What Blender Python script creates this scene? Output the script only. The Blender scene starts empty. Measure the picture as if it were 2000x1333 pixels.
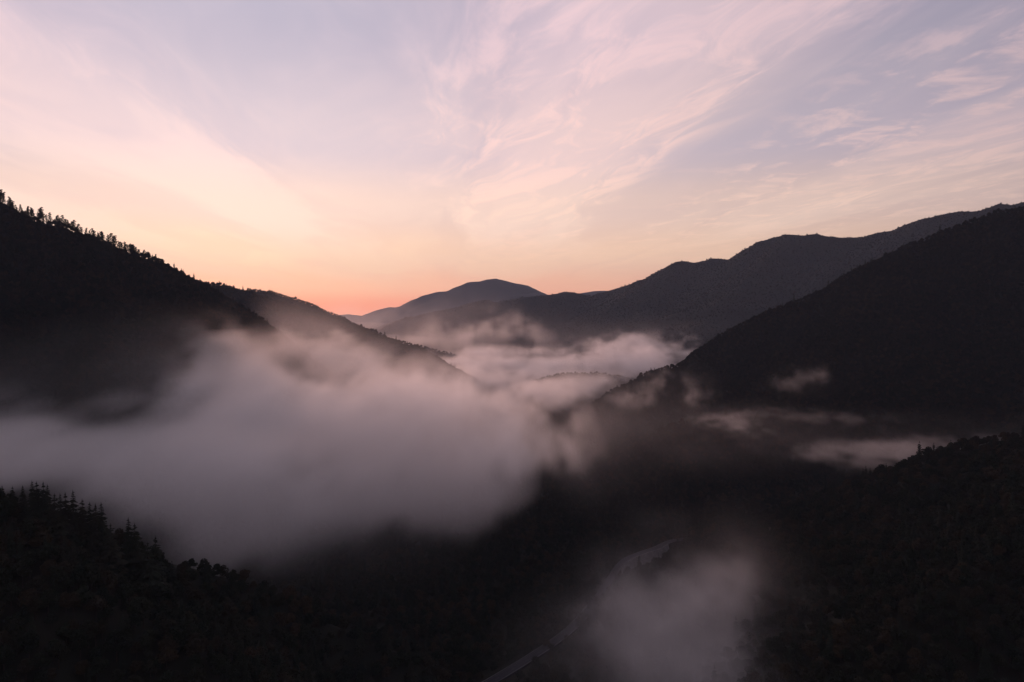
import bpy, math, random
import numpy as np
random.seed(7)
R = math.radians
sc = bpy.context.scene
COL = sc.collection

# ------------------------------------------------------------------ camera
F = 24.0 / 36.0 * 2000.0            # focal length in photo pixels (photo 2000 x 1333)
PITCH = R(2.84)                     # looking slightly down
CZ = 260.0                          # metres above the valley floor
cam_data = bpy.data.cameras.new('camera')
cam_data.lens = 24.0; cam_data.sensor_width = 36.0
cam_data.clip_start = 1.0; cam_data.clip_end = 60000.0
cam = bpy.data.objects.new('camera', cam_data); COL.objects.link(cam)
cam.location = (0, 0, CZ); cam.rotation_euler = (R(90) - PITCH, 0, 0)
sc.camera = cam

def ray(px, py):
    u = (px - 1000.0) / F; v = (666.5 - py) / F
    return np.array([u, math.cos(PITCH) + v * math.sin(PITCH), -math.sin(PITCH) + v * math.cos(PITCH)])
def at(px, py, Y):                  # a photo pixel at depth Y -> world point
    d = ray(px, py); return np.array([0, 0, CZ]) + d * (Y / d[1])
def on_z(px, py, z):                # a photo pixel on a level plane
    d = ray(px, py); return np.array([0, 0, CZ]) + d * ((z - CZ) / d[2])

# ------------------------------------------------------------------ sky
SUN_AZ = -24.0                      # degrees from +Y towards +X: where the glow sits
w = bpy.data.worlds.new('World'); sc.world = w; w.use_nodes = True
nt = w.node_tree; nt.nodes.clear(); N = nt.nodes; L = nt.links
def lin(r, g, b):
    f = lambda c: (c / 255 / 12.92) if c <= 10.3 else ((c / 255 + 0.055) / 1.055) ** 2.4
    return (f(r), f(g), f(b), 1.0)
def val(x): return x
def M(op, a, b=None, c=None, clamp=False):
    n = N.new('ShaderNodeMath'); n.operation = op; n.use_clamp = clamp
    for i, q in enumerate((a, b, c)):
        if q is None: continue
        if isinstance(q, (int, float)): n.inputs[i].default_value = q
        else: L.new(q, n.inputs[i])
    return n.outputs[0]
def comb(x, y, z):
    n = N.new('ShaderNodeCombineXYZ')
    for i, q in enumerate((x, y, z)):
        if isinstance(q, (int, float)): n.inputs[i].default_value = q
        else: L.new(q, n.inputs[i])
    return n.outputs[0]
def noise(vec, scale, detail=4, rough=0.55, dist=0.0):
    n = N.new('ShaderNodeTexNoise'); n.inputs['Scale'].default_value = scale
    n.inputs['Detail'].default_value = detail; n.inputs['Roughness'].default_value = rough
    n.inputs['Distortion'].default_value = dist; L.new(vec, n.inputs['Vector']); return n.outputs['Fac']
def ramp(fac, stops, mode='EASE'):
    n = N.new('ShaderNodeValToRGB'); n.color_ramp.interpolation = mode
    e = n.color_ramp.elements
    while len(e) < len(stops): e.new(0.5)
    for k, (p, c) in enumerate(stops): e[k].position = p; e[k].color = c
    L.new(fac, n.inputs[0]); return n.outputs['Color']
def mix(fac, a, b, mode='MIX'):
    n = N.new('ShaderNodeMix'); n.data_type = 'RGBA'; n.blend_type = mode
    for i, q in ((0, fac), (6, a), (7, b)):
        if isinstance(q, (int, float)): n.inputs[i].default_value = q
        elif isinstance(q, tuple): n.inputs[i].default_value = q
        else: L.new(q, n.inputs[i])
    return n.outputs[2]
def smooth(x, a, b):
    n = N.new('ShaderNodeMapRange'); n.interpolation_type = 'SMOOTHSTEP'
    n.inputs[1].default_value = a; n.inputs[2].default_value = b; L.new(x, n.inputs[0]); return n.outputs[0]
tc = N.new('ShaderNodeTexCoord')
sep = N.new('ShaderNodeSeparateXYZ'); L.new(tc.outputs['Generated'], sep.inputs[0])
dx, dy, dz = sep.outputs
el = M('MAXIMUM', dz, 0.0)
hz = M('SQRT', M('ADD', M('MULTIPLY', dx, dx), M('MULTIPLY', dy, dy)))
# cosine of the azimuth away from the dawn glow
sx, sy = math.sin(R(SUN_AZ)), math.cos(R(SUN_AZ))
caz = M('DIVIDE', M('ADD', M('MULTIPLY', dx, sx), M('MULTIPLY', dy, sy)), M('MAXIMUM', hz, 0.05))
glow = M('MULTIPLY_ADD', caz, 0.5, 0.5)                # 1 towards the glow, 0 behind the camera
sky = N.new('ShaderNodeTexSky'); sky.sky_type = 'NISHITA'; sky.sun_disc = False
sky.sun_elevation = R(6.0); sky.sun_rotation = R(SUN_AZ); sky.altitude = 500
sky.air_density = 1.2; sky.dust_density = 2.0; sky.ozone_density = 2.0
# clear air between the clouds, by elevation
clear = ramp(el, [(0.0, lin(246, 152, 122)), (0.03, lin(251, 188, 156)), (0.075, lin(252, 211, 182)), (0.14, lin(238, 208, 196)),
                  (0.22, lin(206, 192, 202)), (0.38, lin(179, 173, 191)), (1.0, lin(168, 166, 184))])
base = mix(0.03, clear, mix(1.0, sky.outputs[0], (0.16, 0.13, 0.13, 1), 'MULTIPLY'))
# cirrus on a level layer: direction projected on a plane, streaks running away from the camera
q = M('ADD', el, 0.035)
ux = M('DIVIDE', dx, q); uy = M('DIVIDE', dy, q)
ux = M('MULTIPLY_ADD', uy, 0.07, ux)                    # the streaks run a few degrees off the view axis
P0 = comb(ux, M('MULTIPLY', uy, 0.16), 0.0)
warp = noise(P0, 0.9, 3, 0.5)
uxw = M('ADD', ux, M('MULTIPLY', M('SUBTRACT', warp, 0.5), 1.3))
band = M('MULTIPLY_ADD', M('COSINE', M('MULTIPLY', M('SUBTRACT', uxw, 0.62), 2.75)), 0.5, 0.5)
n1 = noise(comb(uxw, M('MULTIPLY', uy, 0.22), 3.1), 1.3, 4, 0.55, 0.6)
w2 = noise(comb(ux, M('MULTIPLY', uy, 0.5), 21.0), 1.6, 2, 0.5)
fx = M('ADD', uxw, M('MULTIPLY', w2, 0.8)); fy = M('ADD', M('MULTIPLY', uy, 0.42), M('MULTIPLY', w2, -0.7))
n2 = noise(comb(M('MULTIPLY', M('ADD', fx, M('MULTIPLY', fy, 0.35)), 1.0), M('MULTIPLY', fy, 0.8), 9.4), 4.3, 8, 0.63, 0.4)
n3 = noise(comb(M('MULTIPLY', uxw, 1.5), M('MULTIPLY', uy, 1.0), 14.0), 3.2, 6, 0.62, 0.3)
broken = smooth(uxw, 1.25, 1.9)                          # the sheet breaks into small flecks to the north-east
cov = M('ADD', M('MULTIPLY', band, M('MULTIPLY_ADD', broken, -0.32, 0.5)), M('ADD', M('MULTIPLY', n1, 0.75), M('MULTIPLY', n2, 0.45)))
veil = smooth(cov, 0.46, 1.16)
fil = M('MULTIPLY', M('MULTIPLY', smooth(n2, 0.45, 0.63), smooth(cov, 0.68, 1.0)), smooth(uxw, -2.2, 0.6))
fleck = M('MULTIPLY', M('MULTIPLY', smooth(n3, 0.47, 0.68), broken), 0.95)
low = smooth(el, 0.0, 0.07)                             # far streaks merge into the haze
shade = M('MULTIPLY', M('MULTIPLY', smooth(n1, 0.56, 0.36), 0.25), low)
cloudcol = ramp(el, [(0.0, lin(250, 168, 132)), (0.05, lin(254, 210, 176)), (0.12, lin(255, 224, 206)), (0.22, lin(247, 216, 211)),
                     (0.38, lin(235, 209, 216)), (1.0, lin(226, 198, 206))])
col = mix(M('MULTIPLY', M('MULTIPLY', veil, 0.78), low), base, cloudcol)
col = mix(shade, col, mix(1.0, clear, (0.86, 0.86, 0.92, 1), 'MULTIPLY'))
col = mix(M('MULTIPLY', M('MULTIPLY', M('MAXIMUM', fil, fleck), smooth(el, 0.02, 0.17)), 0.58), col, mix(1.0, cloudcol, (1.16, 1.08, 1.03, 1), 'MULTIPLY'))
# brighter and warmer round the glow, dimmer and bluer away from it
lum = ramp(glow, [(0.0, (0.40, 0.43, 0.53, 1)), (0.45, (0.50, 0.51, 0.58, 1)), (0.72, (0.60, 0.615, 0.665, 1)), (0.88, (0.82, 0.82, 0.82, 1)), (0.965, (0.97, 0.95, 0.95, 1)), (1.0, (1.10, 1.10, 1.08, 1))], 'LINEAR')
col = mix(1.0, col, lum, 'MULTIPLY')
bg = N.new('ShaderNodeBackground'); bg.inputs['Strength'].default_value = 0.10
L.new(mix(1.0, col, (11.3, 11.2, 11.1, 1), 'MULTIPLY'), bg.inputs['Color'])
out = N.new('ShaderNodeOutputWorld'); L.new(bg.outputs[0], out.inputs['Surface'])

# ------------------------------------------------------------------ the sun, still behind the hills: a weak wide rosy glow
SUN_EL = 6.0
sl = bpy.data.lights.new('sun', 'SUN'); sl.energy = 1.8; sl.angle = R(16); sl.color = (1.0, 0.52, 0.40)
sun = bpy.data.objects.new('sun', sl); COL.objects.link(sun)
sun.rotation_euler = (R(90 - SUN_EL), 0, R(180 - SUN_AZ))

# ------------------------------------------------------------------ renderer
vs = sc.view_settings
vs.view_transform = 'Standard'; vs.look = 'None'; vs.exposure = 0.0; vs.gamma = 1.0; vs.use_curve_mapping = False
cy = sc.cycles
cy.use_denoising = True; cy.denoiser = 'OPENIMAGEDENOISE'
cy.max_bounces = 8; cy.diffuse_bounces = 2; cy.glossy_bounces = 1; cy.transmission_bounces = 1; cy.volume_bounces = 3
cy.transparent_max_bounces = 64; cy.volume_step_rate = 2.0; cy.volume_max_steps = 512
cy.use_adaptive_sampling = False

# ------------------------------------------------------------------ numpy noise
def _hash(ix, iy, iz, s):
    h = (ix.astype(np.int64) * 374761393 + iy.astype(np.int64) * 668265263 + iz.astype(np.int64) * 2147483647 + s * 974634777) & 0xffffffff
    h = ((h ^ (h >> 13)) * 1274126177) & 0xffffffff
    h = ((h ^ (h >> 16)) * 2246822519) & 0xffffffff
    return ((h ^ (h >> 15)) & 0xffff) / 65535.0
def vnoise(x, y, z, s=0):           # smooth value noise in 0..1
    x, y, z = np.broadcast_arrays(np.asarray(x, float), np.asarray(y, float), np.asarray(z, float))
    x0, y0, z0 = np.floor(x), np.floor(y), np.floor(z)
    f = [c * c * c * (c * (c * 6 - 15) + 10) for c in (x - x0, y - y0, z - z0)]
    r = 0
    for a in (0, 1):
        for b in (0, 1):
            for c in (0, 1):
                r = r + _hash(x0 + a, y0 + b, z0 + c, s) * (f[0] if a else 1 - f[0]) * (f[1] if b else 1 - f[1]) * (f[2] if c else 1 - f[2])
    return r
def fbm(x, y, z, o=4, s=0, g=0.5):
    t = 0; a = 1.0; n = 0
    for k in range(o):
        t = t + a * vnoise(x * 2 ** k + 17.3 * k, y * 2 ** k - 9.1 * k, z * 2 ** k + 5.7 * k, s + k); n += a; a *= g
    return t / n

# ------------------------------------------------------------------ materials
def material(name, build):
    m = bpy.data.materials.new(name); m.use_nodes = True
    t = m.node_tree; t.nodes.clear(); o = t.nodes.new('ShaderNodeOutputMaterial'); build(t, o); return m
def surf(colours, scale, rough=0.95, per_object=None, spec=0.1, bump=0.0):
    def b(t, o):
        p = t.nodes.new('ShaderNodeBsdfPrincipled'); p.inputs['Roughness'].default_value = rough
        p.inputs['Specular IOR Level'].default_value = spec
        g = t.nodes.new('ShaderNodeNewGeometry')
        n = t.nodes.new('ShaderNodeTexNoise'); n.inputs['Scale'].default_value = scale; n.inputs['Detail'].default_value = 8; n.inputs['Roughness'].default_value = 0.6
        t.links.new(g.outputs['Position'], n.inputs['Vector'])
        r = t.nodes.new('ShaderNodeValToRGB'); e = r.color_ramp.elements
        while len(e) < len(colours): e.new(0.5)
        for k, c in enumerate(colours):
            e[k].position = 0.3 + 0.4 * k / max(1, len(colours) - 1); e[k].color = (*c, 1)
        if per_object:
            oi = t.nodes.new('ShaderNodeObjectInfo')
            a = t.nodes.new('ShaderNodeMath'); a.operation = 'MULTIPLY_ADD'; a.inputs[1].default_value = per_object; 
            t.links.new(oi.outputs['Random'], a.inputs[0])
            s = t.nodes.new('ShaderNodeMath'); s.operation = 'MULTIPLY_ADD'; s.inputs[1].default_value = 1 - per_object; s.inputs[2].default_value = 0
            t.links.new(n.outputs['Fac'], s.inputs[0]); t.links.new(s.outputs[0], a.inputs[2]); t.links.new(a.outputs[0], r.inputs[0])
        else:
            t.links.new(n.outputs['Fac'], r.inputs[0])
        t.links.new(r.outputs[0], p.inputs['Base Color'])
        if bump:
            bn = t.nodes.new('ShaderNodeBump'); bn.inputs['Strength'].default_value = 0.8; bn.inputs['Distance'].default_value = bump
            t.links.new(n.outputs['Fac'], bn.inputs['Height']); t.links.new(bn.outputs[0], p.inputs['Normal'])
        t.links.new(p.outputs[0], o.inputs['Surface'])
    return b
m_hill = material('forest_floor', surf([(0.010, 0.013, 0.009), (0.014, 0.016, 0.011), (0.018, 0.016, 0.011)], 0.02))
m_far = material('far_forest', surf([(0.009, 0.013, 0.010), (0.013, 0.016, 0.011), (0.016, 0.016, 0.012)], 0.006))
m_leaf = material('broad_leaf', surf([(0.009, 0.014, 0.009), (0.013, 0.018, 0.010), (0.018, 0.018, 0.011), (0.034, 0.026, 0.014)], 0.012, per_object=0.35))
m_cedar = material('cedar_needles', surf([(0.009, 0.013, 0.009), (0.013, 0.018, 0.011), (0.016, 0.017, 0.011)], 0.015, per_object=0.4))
m_pine = material('pine_needles', surf([(0.016, 0.022, 0.012), (0.022, 0.028, 0.014)], 0.2, per_object=0.6))
m_bark = material('bark', surf([(0.020, 0.016, 0.013), (0.036, 0.029, 0.024)], 2.0))
m_asphalt = material('asphalt', surf([(0.018, 0.018, 0.022), (0.026, 0.026, 0.030)], 0.3, rough=0.95, spec=0.05))
m_paint = material('white_paint', surf([(0.06, 0.06, 0.065), (0.16, 0.16, 0.17)], 0.5))
m_conc = material('concrete', surf([(0.08, 0.08, 0.08), (0.16, 0.155, 0.15)], 0.25))
m_steel = material('galvanised_steel', surf([(0.09, 0.093, 0.10), (0.15, 0.155, 0.165)], 1.0, rough=0.45, spec=0.5))

def tag(o, label=None, cat=None, group=None, kind=None):
    for k, v in (('label', label), ('category', cat), ('group', group), ('kind', kind)):
        if v: o[k] = v
    return o
def mesh_obj(name, verts, faces, mat, parent=None, smooth_=False):
    me = bpy.data.meshes.new(name); me.from_pydata(verts, [], faces); me.update()
    if mat: me.materials.append(mat)
    if smooth_: me.polygons.foreach_set('use_smooth', np.ones(len(me.polygons), bool))
    o = bpy.data.objects.new(name, me); COL.objects.link(o); o.parent = parent; return o
def grid_mesh(name, X, Y, Z, keep, mat):
    ny, nx = X.shape
    idx = np.arange(nx * ny).reshape(ny, nx)
    q = np.stack([idx[:-1, :-1], idx[:-1, 1:], idx[1:, 1:], idx[1:, :-1]], -1)
    k = keep[:-1, :-1] | keep[:-1, 1:] | keep[1:, 1:] | keep[1:, :-1]
    q = q[k]
    used = np.zeros(nx * ny, bool); used[q.ravel()] = True
    remap = np.cumsum(used) - 1
    co = np.stack([X, Y, Z], -1).reshape(-1, 3)[used].astype(np.float32)
    q = remap[q].astype(np.int32)
    me = bpy.data.meshes.new(name)
    me.vertices.add(len(co)); me.vertices.foreach_set('co', co.ravel())
    me.loops.add(q.size); me.loops.foreach_set('vertex_index', q.ravel())
    me.polygons.add(len(q)); me.polygons.foreach_set('loop_start', np.arange(0, q.size, 4, dtype=np.int32))
    me.polygons.foreach_set('use_smooth', np.ones(len(q), bool))
    me.update(calc_edges=True); me.validate()
    me.materials.append(mat)
    o = bpy.data.objects.new(name, me); COL.objects.link(o); return o

# ------------------------------------------------------------------ the road's line (needed to keep slopes and trees off it)
road_px = [(800, 1420, 2), (880, 1376, 2), (960, 1332, 2), (1040, 1283, 2), (1110, 1234, 2.5), (1155, 1185, 3), (1186, 1140, 3.5), (1216, 1098, 6), (1250, 1081, 8), (1278, 1072, 9),
           (1294, 1064, 9), (1312, 1057, 6), (1340, 1053, 4), (1380, 1052, 4)]
rp = np.array([on_z(a, b, z) for a, b, z in road_px])
def smooth_line(p, step):
    out_ = []
    q = np.vstack([2 * p[0] - p[1], p, 2 * p[-1] - p[-2]])
    for i in range(1, len(q) - 2):
        n = max(2, int(np.linalg.norm(q[i + 1] - q[i]) / step))
        for t in np.linspace(0, 1, n, endpoint=False):
            a, b, c, d = q[i - 1:i + 3]
            out_.append(0.5 * ((2 * b) + (c - a) * t + (2 * a - 5 * b + 4 * c - d) * t * t + (3 * b - a - 3 * c + d) * t ** 3))
    out_.append(p[-1]); return np.array(out_)
road = smooth_line(rp, 4.0)
def road_dist(x, y):                # distance to the road and the road's height there
    sh = np.shape(x); x = np.ravel(x); y = np.ravel(y)
    best = np.full(x.shape, 1e9); hz_ = np.zeros(x.shape)
    near = (np.abs(x - 60) < 420) & (y > 250) & (y < 1400)
    xs, ys = x[near], y[near]; b = best[near]; h = hz_[near]
    for p in road[::2]:
        d = (xs - p[0]) ** 2 + (ys - p[1]) ** 2
        k = d < b; b[k] = d[k]; h[k] = p[2]
    best[near] = b; hz_[near] = h
    return np.sqrt(best).reshape(sh), hz_.reshape(sh)
def cut_for_road(X, Y, Z):
    d, h = road_dist(X, Y)
    return np.minimum(Z, h - 0.6 + np.maximum(0, d - 8.0) * 0.75)

# ------------------------------------------------------------------ terrain
def floor_z(x, y):
    z = 6 * fbm(x / 260.0, y / 260.0, 0, 3, 3) - 4 + np.clip((np.asarray(y, float) - 1500) * 0.004, 0, 30)
    side = np.maximum(0, np.abs(np.asarray(x, float) - 40 - 0.06 * y) - 140)
    return z + np.minimum(side * 0.06, 40)
HILLS = []                          # (X axis, Y axis, Z grid) for sampling
def height(x, y, skip=None):
    z = floor_z(x, y)
    for k, (xs, ys, Z) in enumerate(HILLS):
        if k == skip: continue
        fx = (x - xs[0]) / (xs[1] - xs[0]); fy = (y - ys[0]) / (ys[1] - ys[0])
        ok = (fx >= 0) & (fx < len(xs) - 1.001) & (fy >= 0) & (fy < len(ys) - 1.001)
        ix = np.clip(fx.astype(int), 0, len(xs) - 2); iy = np.clip(fy.astype(int), 0, len(ys) - 2)
        u = fx - ix; v = fy - iy
        h = Z[iy, ix] * (1 - u) * (1 - v) + Z[iy, ix + 1] * u * (1 - v) + Z[iy + 1, ix] * (1 - u) * v + Z[iy + 1, ix + 1] * u * v
        z = np.where(ok, np.maximum(z, h), z)
    return z
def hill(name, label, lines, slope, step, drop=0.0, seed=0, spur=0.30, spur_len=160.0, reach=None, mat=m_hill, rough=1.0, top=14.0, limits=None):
    segs = []
    allp = []
    for line in lines:
        p = np.array([at(a, b, c) - np.array([0, 0, drop]) for a, b, c in line])
        allp.append(p)
        s0 = 0
        for a, b in zip(p[:-1], p[1:]):
            segs.append((a, b, s0, seed + 31 * len(allp))); s0 += np.linalg.norm((b - a)[:2])
    P = np.vstack(allp)
    pad = reach if reach else (P[:, 2].max() + 30) / slope
    x0, x1, y0, y1 = P[:, 0].min() - pad, P[:, 0].max() + pad, P[:, 1].min() - pad, P[:, 1].max() + pad
    if limits: x0, x1, y0, y1 = max(x0, limits[0]), min(x1, limits[1]), max(y0, limits[2]), min(y1, limits[3])
    xs = np.arange(x0, x1, step); ys = np.arange(y0, y1, step)
    X, Y = np.meshgrid(xs, ys)
    wx = (fbm(X / 150.0, Y / 150.0, 0, 3, seed + 5) - .5) * 90; wy = (fbm(X / 150.0, Y / 150.0, 7, 3, seed + 6) - .5) * 90
    Z = np.full(X.shape, -60.0)
    for a, b, s0, sd in segs:
        d = (b - a)[:2]; l2 = max(d @ d, 1e-6)
        t = np.clip(((X - a[0]) * d[0] + (Y - a[1]) * d[1]) / l2, 0, 1)
        zc = a[2] + (b[2] - a[2]) * t
        D = np.hypot(X - a[0] - d[0] * t, Y - a[1] - d[1] * t)
        amt = np.clip(D / 90.0, 0, 1)
        tw = ((X + wx * amt - a[0]) * d[0] + (Y + wy * amt - a[1]) * d[1]) / math.sqrt(l2)
        spn = vnoise((s0 + tw) / spur_len, sd, 0.5, seed) * 0.65 + vnoise((s0 + tw) / spur_len * 2.3, sd, 4.5, seed) * 0.35
        sl = slope * (1 + spur * 2 * (spn - 0.5) * np.clip(D / 60.0, 0, 1))
        Dr = np.sqrt(D * D + top * top) - top          # rounded crest
        Z = np.maximum(Z, zc - sl * Dr * (1 - 0.12 * np.clip(D / 900.0, 0, 1)))
    Z = Z + rough * ((fbm(X / 60.0, Y / 60.0, 2, 4, seed + 9) - .5) * 16 * np.clip((Z + 10) / 60, 0, 1)) * 0.5
    Z = cut_for_road(X, Y, Z)
    keep = Z > floor_z(X, Y) - 12
    o = grid_mesh(name, X, Y, Z, keep, mat)
    tag(o, label, 'hill' if name == 'hill' else 'mountain', kind='structure')
    HILLS.append((xs, ys, Z)); o['_k'] = len(HILLS) - 1
    return o, P

# valley floor: one sheet out past the last range
def axis(lo, hi, fine_lo, fine_hi, fine, n):
    a = np.arange(fine_lo, fine_hi, fine)
    t = np.linspace(0, 1, n) ** 2
    return np.concatenate([(fine_lo - (fine_lo - lo) * t)[:0:-1], a, (a[-1] + (hi - a[-1]) * t)[1:]])
gx = axis(-13000, 13000, -500, 620, 8, 24); gy = axis(-8000, 14000, 200, 2200, 8, 24)
GX, GY = np.meshgrid(gx, gy)
rd, rh = road_dist(GX, GY)
GZ = np.minimum(floor_z(GX, GY), rh - 0.6 + np.maximum(0, rd - 7) * 0.6)
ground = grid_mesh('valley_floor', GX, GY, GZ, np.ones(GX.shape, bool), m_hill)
tag(ground, 'dark wooded valley floor under the mist', 'valley floor', kind='structure')

far_peak, _ = hill('mountain', 'faint mauve pointed peak closing the far end of the valley',
    [[(600, 640, 9000), (640, 622, 9000), (660, 616, 9000), (680, 614, 9000), (706, 617, 9000), (736, 606, 9000), (760, 600, 9000), (772, 601, 9000), (796, 594, 9000), (812, 584, 9000), (832, 576, 9000), (856, 570, 9000), (872, 569, 9000),
      (896, 559, 9000), (916, 551, 9000), (936, 550, 9000), (952, 546, 9000), (968, 544, 9000), (984, 548, 9000), (1004, 553, 9000), (1028, 557, 9000), (1040, 563, 9000), (1060, 572, 9000), (1085, 582, 9000), (1130, 574, 9200), (1160, 569, 9200), (1182, 568, 9200), (1210, 574, 9200), (1300, 600, 9200)],
     [(1060, 572, 9000), (1035, 574, 8500), (1000, 577, 8200), (964, 590, 8000), (900, 606, 7700)]],
    0.55, 32, seed=11, spur_len=500, mat=m_far, rough=1.0, top=20)
mid_range, _ = hill('mountain', 'long blue-grey mountain range climbing behind the wooded slope',
    [[(650, 668, 5900), (700, 650, 5700), (736, 638, 5600), (784, 621, 5400), (840, 609, 5300), (896, 598, 5200), (920, 590, 5100), (948, 584, 5000), (968, 589, 5000), (1000, 583, 4950), (1024, 578, 4900), (1044, 576, 4900), (1080, 573, 4850), (1100, 568, 4800), (1124, 570, 4800), (1160, 577, 4750),
      (1172, 570, 4700), (1200, 563, 4650), (1224, 556, 4600), (1248, 546, 4550), (1272, 540, 4500), (1296, 528, 4450), (1310, 516, 4430), (1322, 509, 4400), (1340, 508, 4400), (1356, 511, 4400), (1372, 508, 4380), (1390, 502, 4350), (1410, 503, 4350), (1427, 506, 4300),
      (1450, 492, 4280), (1466, 480, 4250), (1484, 470, 4200), (1510, 462, 4180), (1536, 455, 4150), (1570, 457, 4120), (1596, 455, 4100), (1619, 460, 4050), (1660, 462, 4000), (1694, 461, 3950), (1705, 455, 3930), (1746, 446, 3900),
      (1780, 432, 3850), (1810, 423, 3800), (1851, 414, 3750), (1880, 411, 3730), (1904, 411, 3700), (1925, 405, 3680), (1952, 396, 3650), (1979, 397, 3600), (2000, 391, 3580), (2100, 380, 3500), (2250, 350, 3400), (2450, 370, 3300)],
     [(1536, 455, 4150), (1500, 500, 3850), (1440, 560, 3600), (1400, 610, 3400), (1370, 660, 3250)],
     [(1322, 509, 4400), (1290, 560, 4150), (1250, 610, 3950), (1220, 655, 3800)],
     [(1100, 568, 4800), (1080, 610, 4500), (1050, 650, 4300)]],
    0.62, 18, drop=8, seed=22, spur_len=260, mat=m_far, rough=1.4, spur=0.25, limits=(-2600, 4400, 2400, 8000))
left_third, _ = hill('hill', 'low hazy ridge showing just over the second spur',
    [[(420, 566, 2900), (490, 563, 2900), (512, 565, 2900), (530, 568, 2880), (545, 573, 2880), (570, 579, 2860), (590, 586, 2850), (620, 599, 2850), (650, 611, 2850), (690, 630, 2850), (740, 660, 2850), (800, 700, 2800)]],
    0.6, 14, drop=10, seed=33, limits=(-1900, 200, 2100, 3600))
left_second, crest2 = hill('hill', 'misty spur running down to the valley behind the fog bank',
    [[(250, 520, 2250), (340, 538, 2230), (410, 550, 2200), (430, 551, 2200), (450, 556, 2200), (475, 563, 2200), (500, 572, 2200), (540, 584, 2200), (580, 597, 2200), (620, 608, 2190), (650, 616, 2180), (690, 630, 2170), (720, 640, 2160), (742, 653, 2150), (770, 661, 2130), (805, 669, 2110), (825, 680, 2100), (845, 694, 2090), (870, 715, 2080), (895, 737, 2060), (915, 752, 2050), (960, 775, 2000)]],
    0.68, 10, drop=10, seed=44, limits=(-1700, 200, 1500, 3000))
valley_knoll, _ = hill('hill', 'small dark knoll rising out of the far valley mist',
    [[(1080, 718, 2750), (1105, 706, 2750), (1136, 693, 2750), (1165, 690, 2800), (1220, 690, 2900), (1300, 700, 3000)]], 0.5, 9, drop=6, seed=55, spur_len=90, top=8)
near_knoll, _ = hill('hill', 'low wooded knoll half sunk in streaming valley mist',
    [[(1000, 775, 2050), (1024, 758, 2050), (1052, 739, 2080), (1085, 731, 2100), (1120, 727, 2150), (1180, 728, 2200), (1230, 738, 2250)]], 0.5, 9, drop=6, seed=66, spur_len=90, top=8)
small_spur, _ = hill('hill', 'thin dark spur edging the far mist',
    [[(780, 672, 3100), (830, 676, 3100), (856, 684, 3100), (872, 687, 3080), (890, 693, 3060), (902, 706, 3050), (915, 722, 3030)]], 0.6, 10, drop=8, seed=77, spur_len=90)
right_hill, crest_r = hill('hill', 'big dark wooded slope rising beside the valley mist',
    [[(2350, 330, 1400), (2150, 360, 1450), (2000, 402, 1500), (1952, 410, 1510), (1900, 427, 1520), (1851, 444, 1530), (1791, 468, 1540), (1746, 496, 1550), (1697, 524, 1560), (1656, 543, 1565), (1607, 564, 1570), (1562, 582, 1575), (1510, 601, 1580), (1480, 616, 1585), (1457, 627, 1590), (1424, 646, 1595), (1394, 665, 1600),
      (1356, 691, 1605), (1330, 710, 1610), (1300, 713, 1600), (1276, 720, 1590), (1240, 748, 1580), (1212, 768, 1575), (1164, 797, 1570), (1130, 825, 1560)],
     [(1697, 524, 1560), (1670, 600, 1380), (1630, 700, 1230), (1560, 760, 1150), (1450, 800, 1120), (1340, 815, 1130)],
     [(1952, 410, 1510), (1960, 520, 1300), (1940, 650, 1130), (1880, 760, 1000), (1800, 830, 940)],
     [(1300, 713, 1600), (1290, 780, 1400), (1230, 850, 1250), (1150, 880, 1150), (1090, 890, 1120)]],
    0.72, 9, drop=9, seed=88, spur=0.34, spur_len=150, limits=(60, 2200, 560, 2400))
left_hill, crest_l = hill('hill', 'dark mountainside with a fringe of pines along its skyline',
    [[(-350, 300, 1000), (-150, 345, 1020), (-50, 370, 1040), (0, 398, 1050), (60, 425, 1060), (120, 440, 1075), (180, 462, 1090), (225, 482, 1110), (270, 496, 1130), (300, 505, 1150), (325, 524, 1180), (345, 532, 1200), (380, 550, 1240), (420, 572, 1290), (450, 590, 1330), (480, 610, 1380), (510, 633, 1420), (535, 658, 1440), (560, 705, 1430), (595, 780, 1410), (640, 860, 1390)],
     [(180, 462, 1090), (190, 600, 900), (170, 740, 760), (130, 850, 680)],
     [(420, 572, 1290), (420, 700, 1080), (400, 820, 930), (370, 900, 850)]],
    0.92, 8, drop=4, seed=99, spur=0.28, limits=(-1500, 120, 420, 2000))
left_spur, crest_ls = hill('hill', 'black foreshore of forest with pointed cedars on its edge',
    [[(-300, 900, 330), (-120, 935, 345), (0, 975, 350), (70, 985, 355), (150, 1005, 360), (220, 1022, 365), (300, 1035, 372), (360, 1065, 380), (430, 1110, 390), (500, 1135, 395), (570, 1160, 398), (640, 1190, 400), (720, 1235, 402), (800, 1290, 404), (860, 1333, 405), (920, 1385, 405)]],
    0.95, 5, drop=3.5, seed=111, spur=0.22, spur_len=70, limits=(-620, 150, 120, 640), top=8)
left_spur['label'] = 'nearly black forested spur edged with pointed cedars above the fog'
right_spur, crest_rs = hill('hill', 'steep dark spur of broadleaf forest above the valley road',
    [[(2300, 780, 560), (2120, 815, 610), (2000, 838, 640), (1950, 846, 650), (1890, 860, 655), (1850, 888, 650), (1800, 915, 640), (1740, 962, 630), (1680, 1000, 625), (1600, 1038, 622), (1520, 1075, 622), (1450, 1105, 625), (1390, 1140, 625)],
     [(2000, 838, 640), (2020, 920, 520), (1990, 1020, 440), (1900, 1120, 400), (1780, 1230, 385)],
     [(1740, 962, 630), (1720, 1050, 540), (1650, 1150, 490), (1560, 1240, 460)]],
    0.62, 6, drop=8, seed=122, spur=0.25, spur_len=80, limits=(60, 900, 120, 1000), top=9)
for o in list(COL.objects):
    if '_k' in o: o['kind'] = 'structure'
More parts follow.
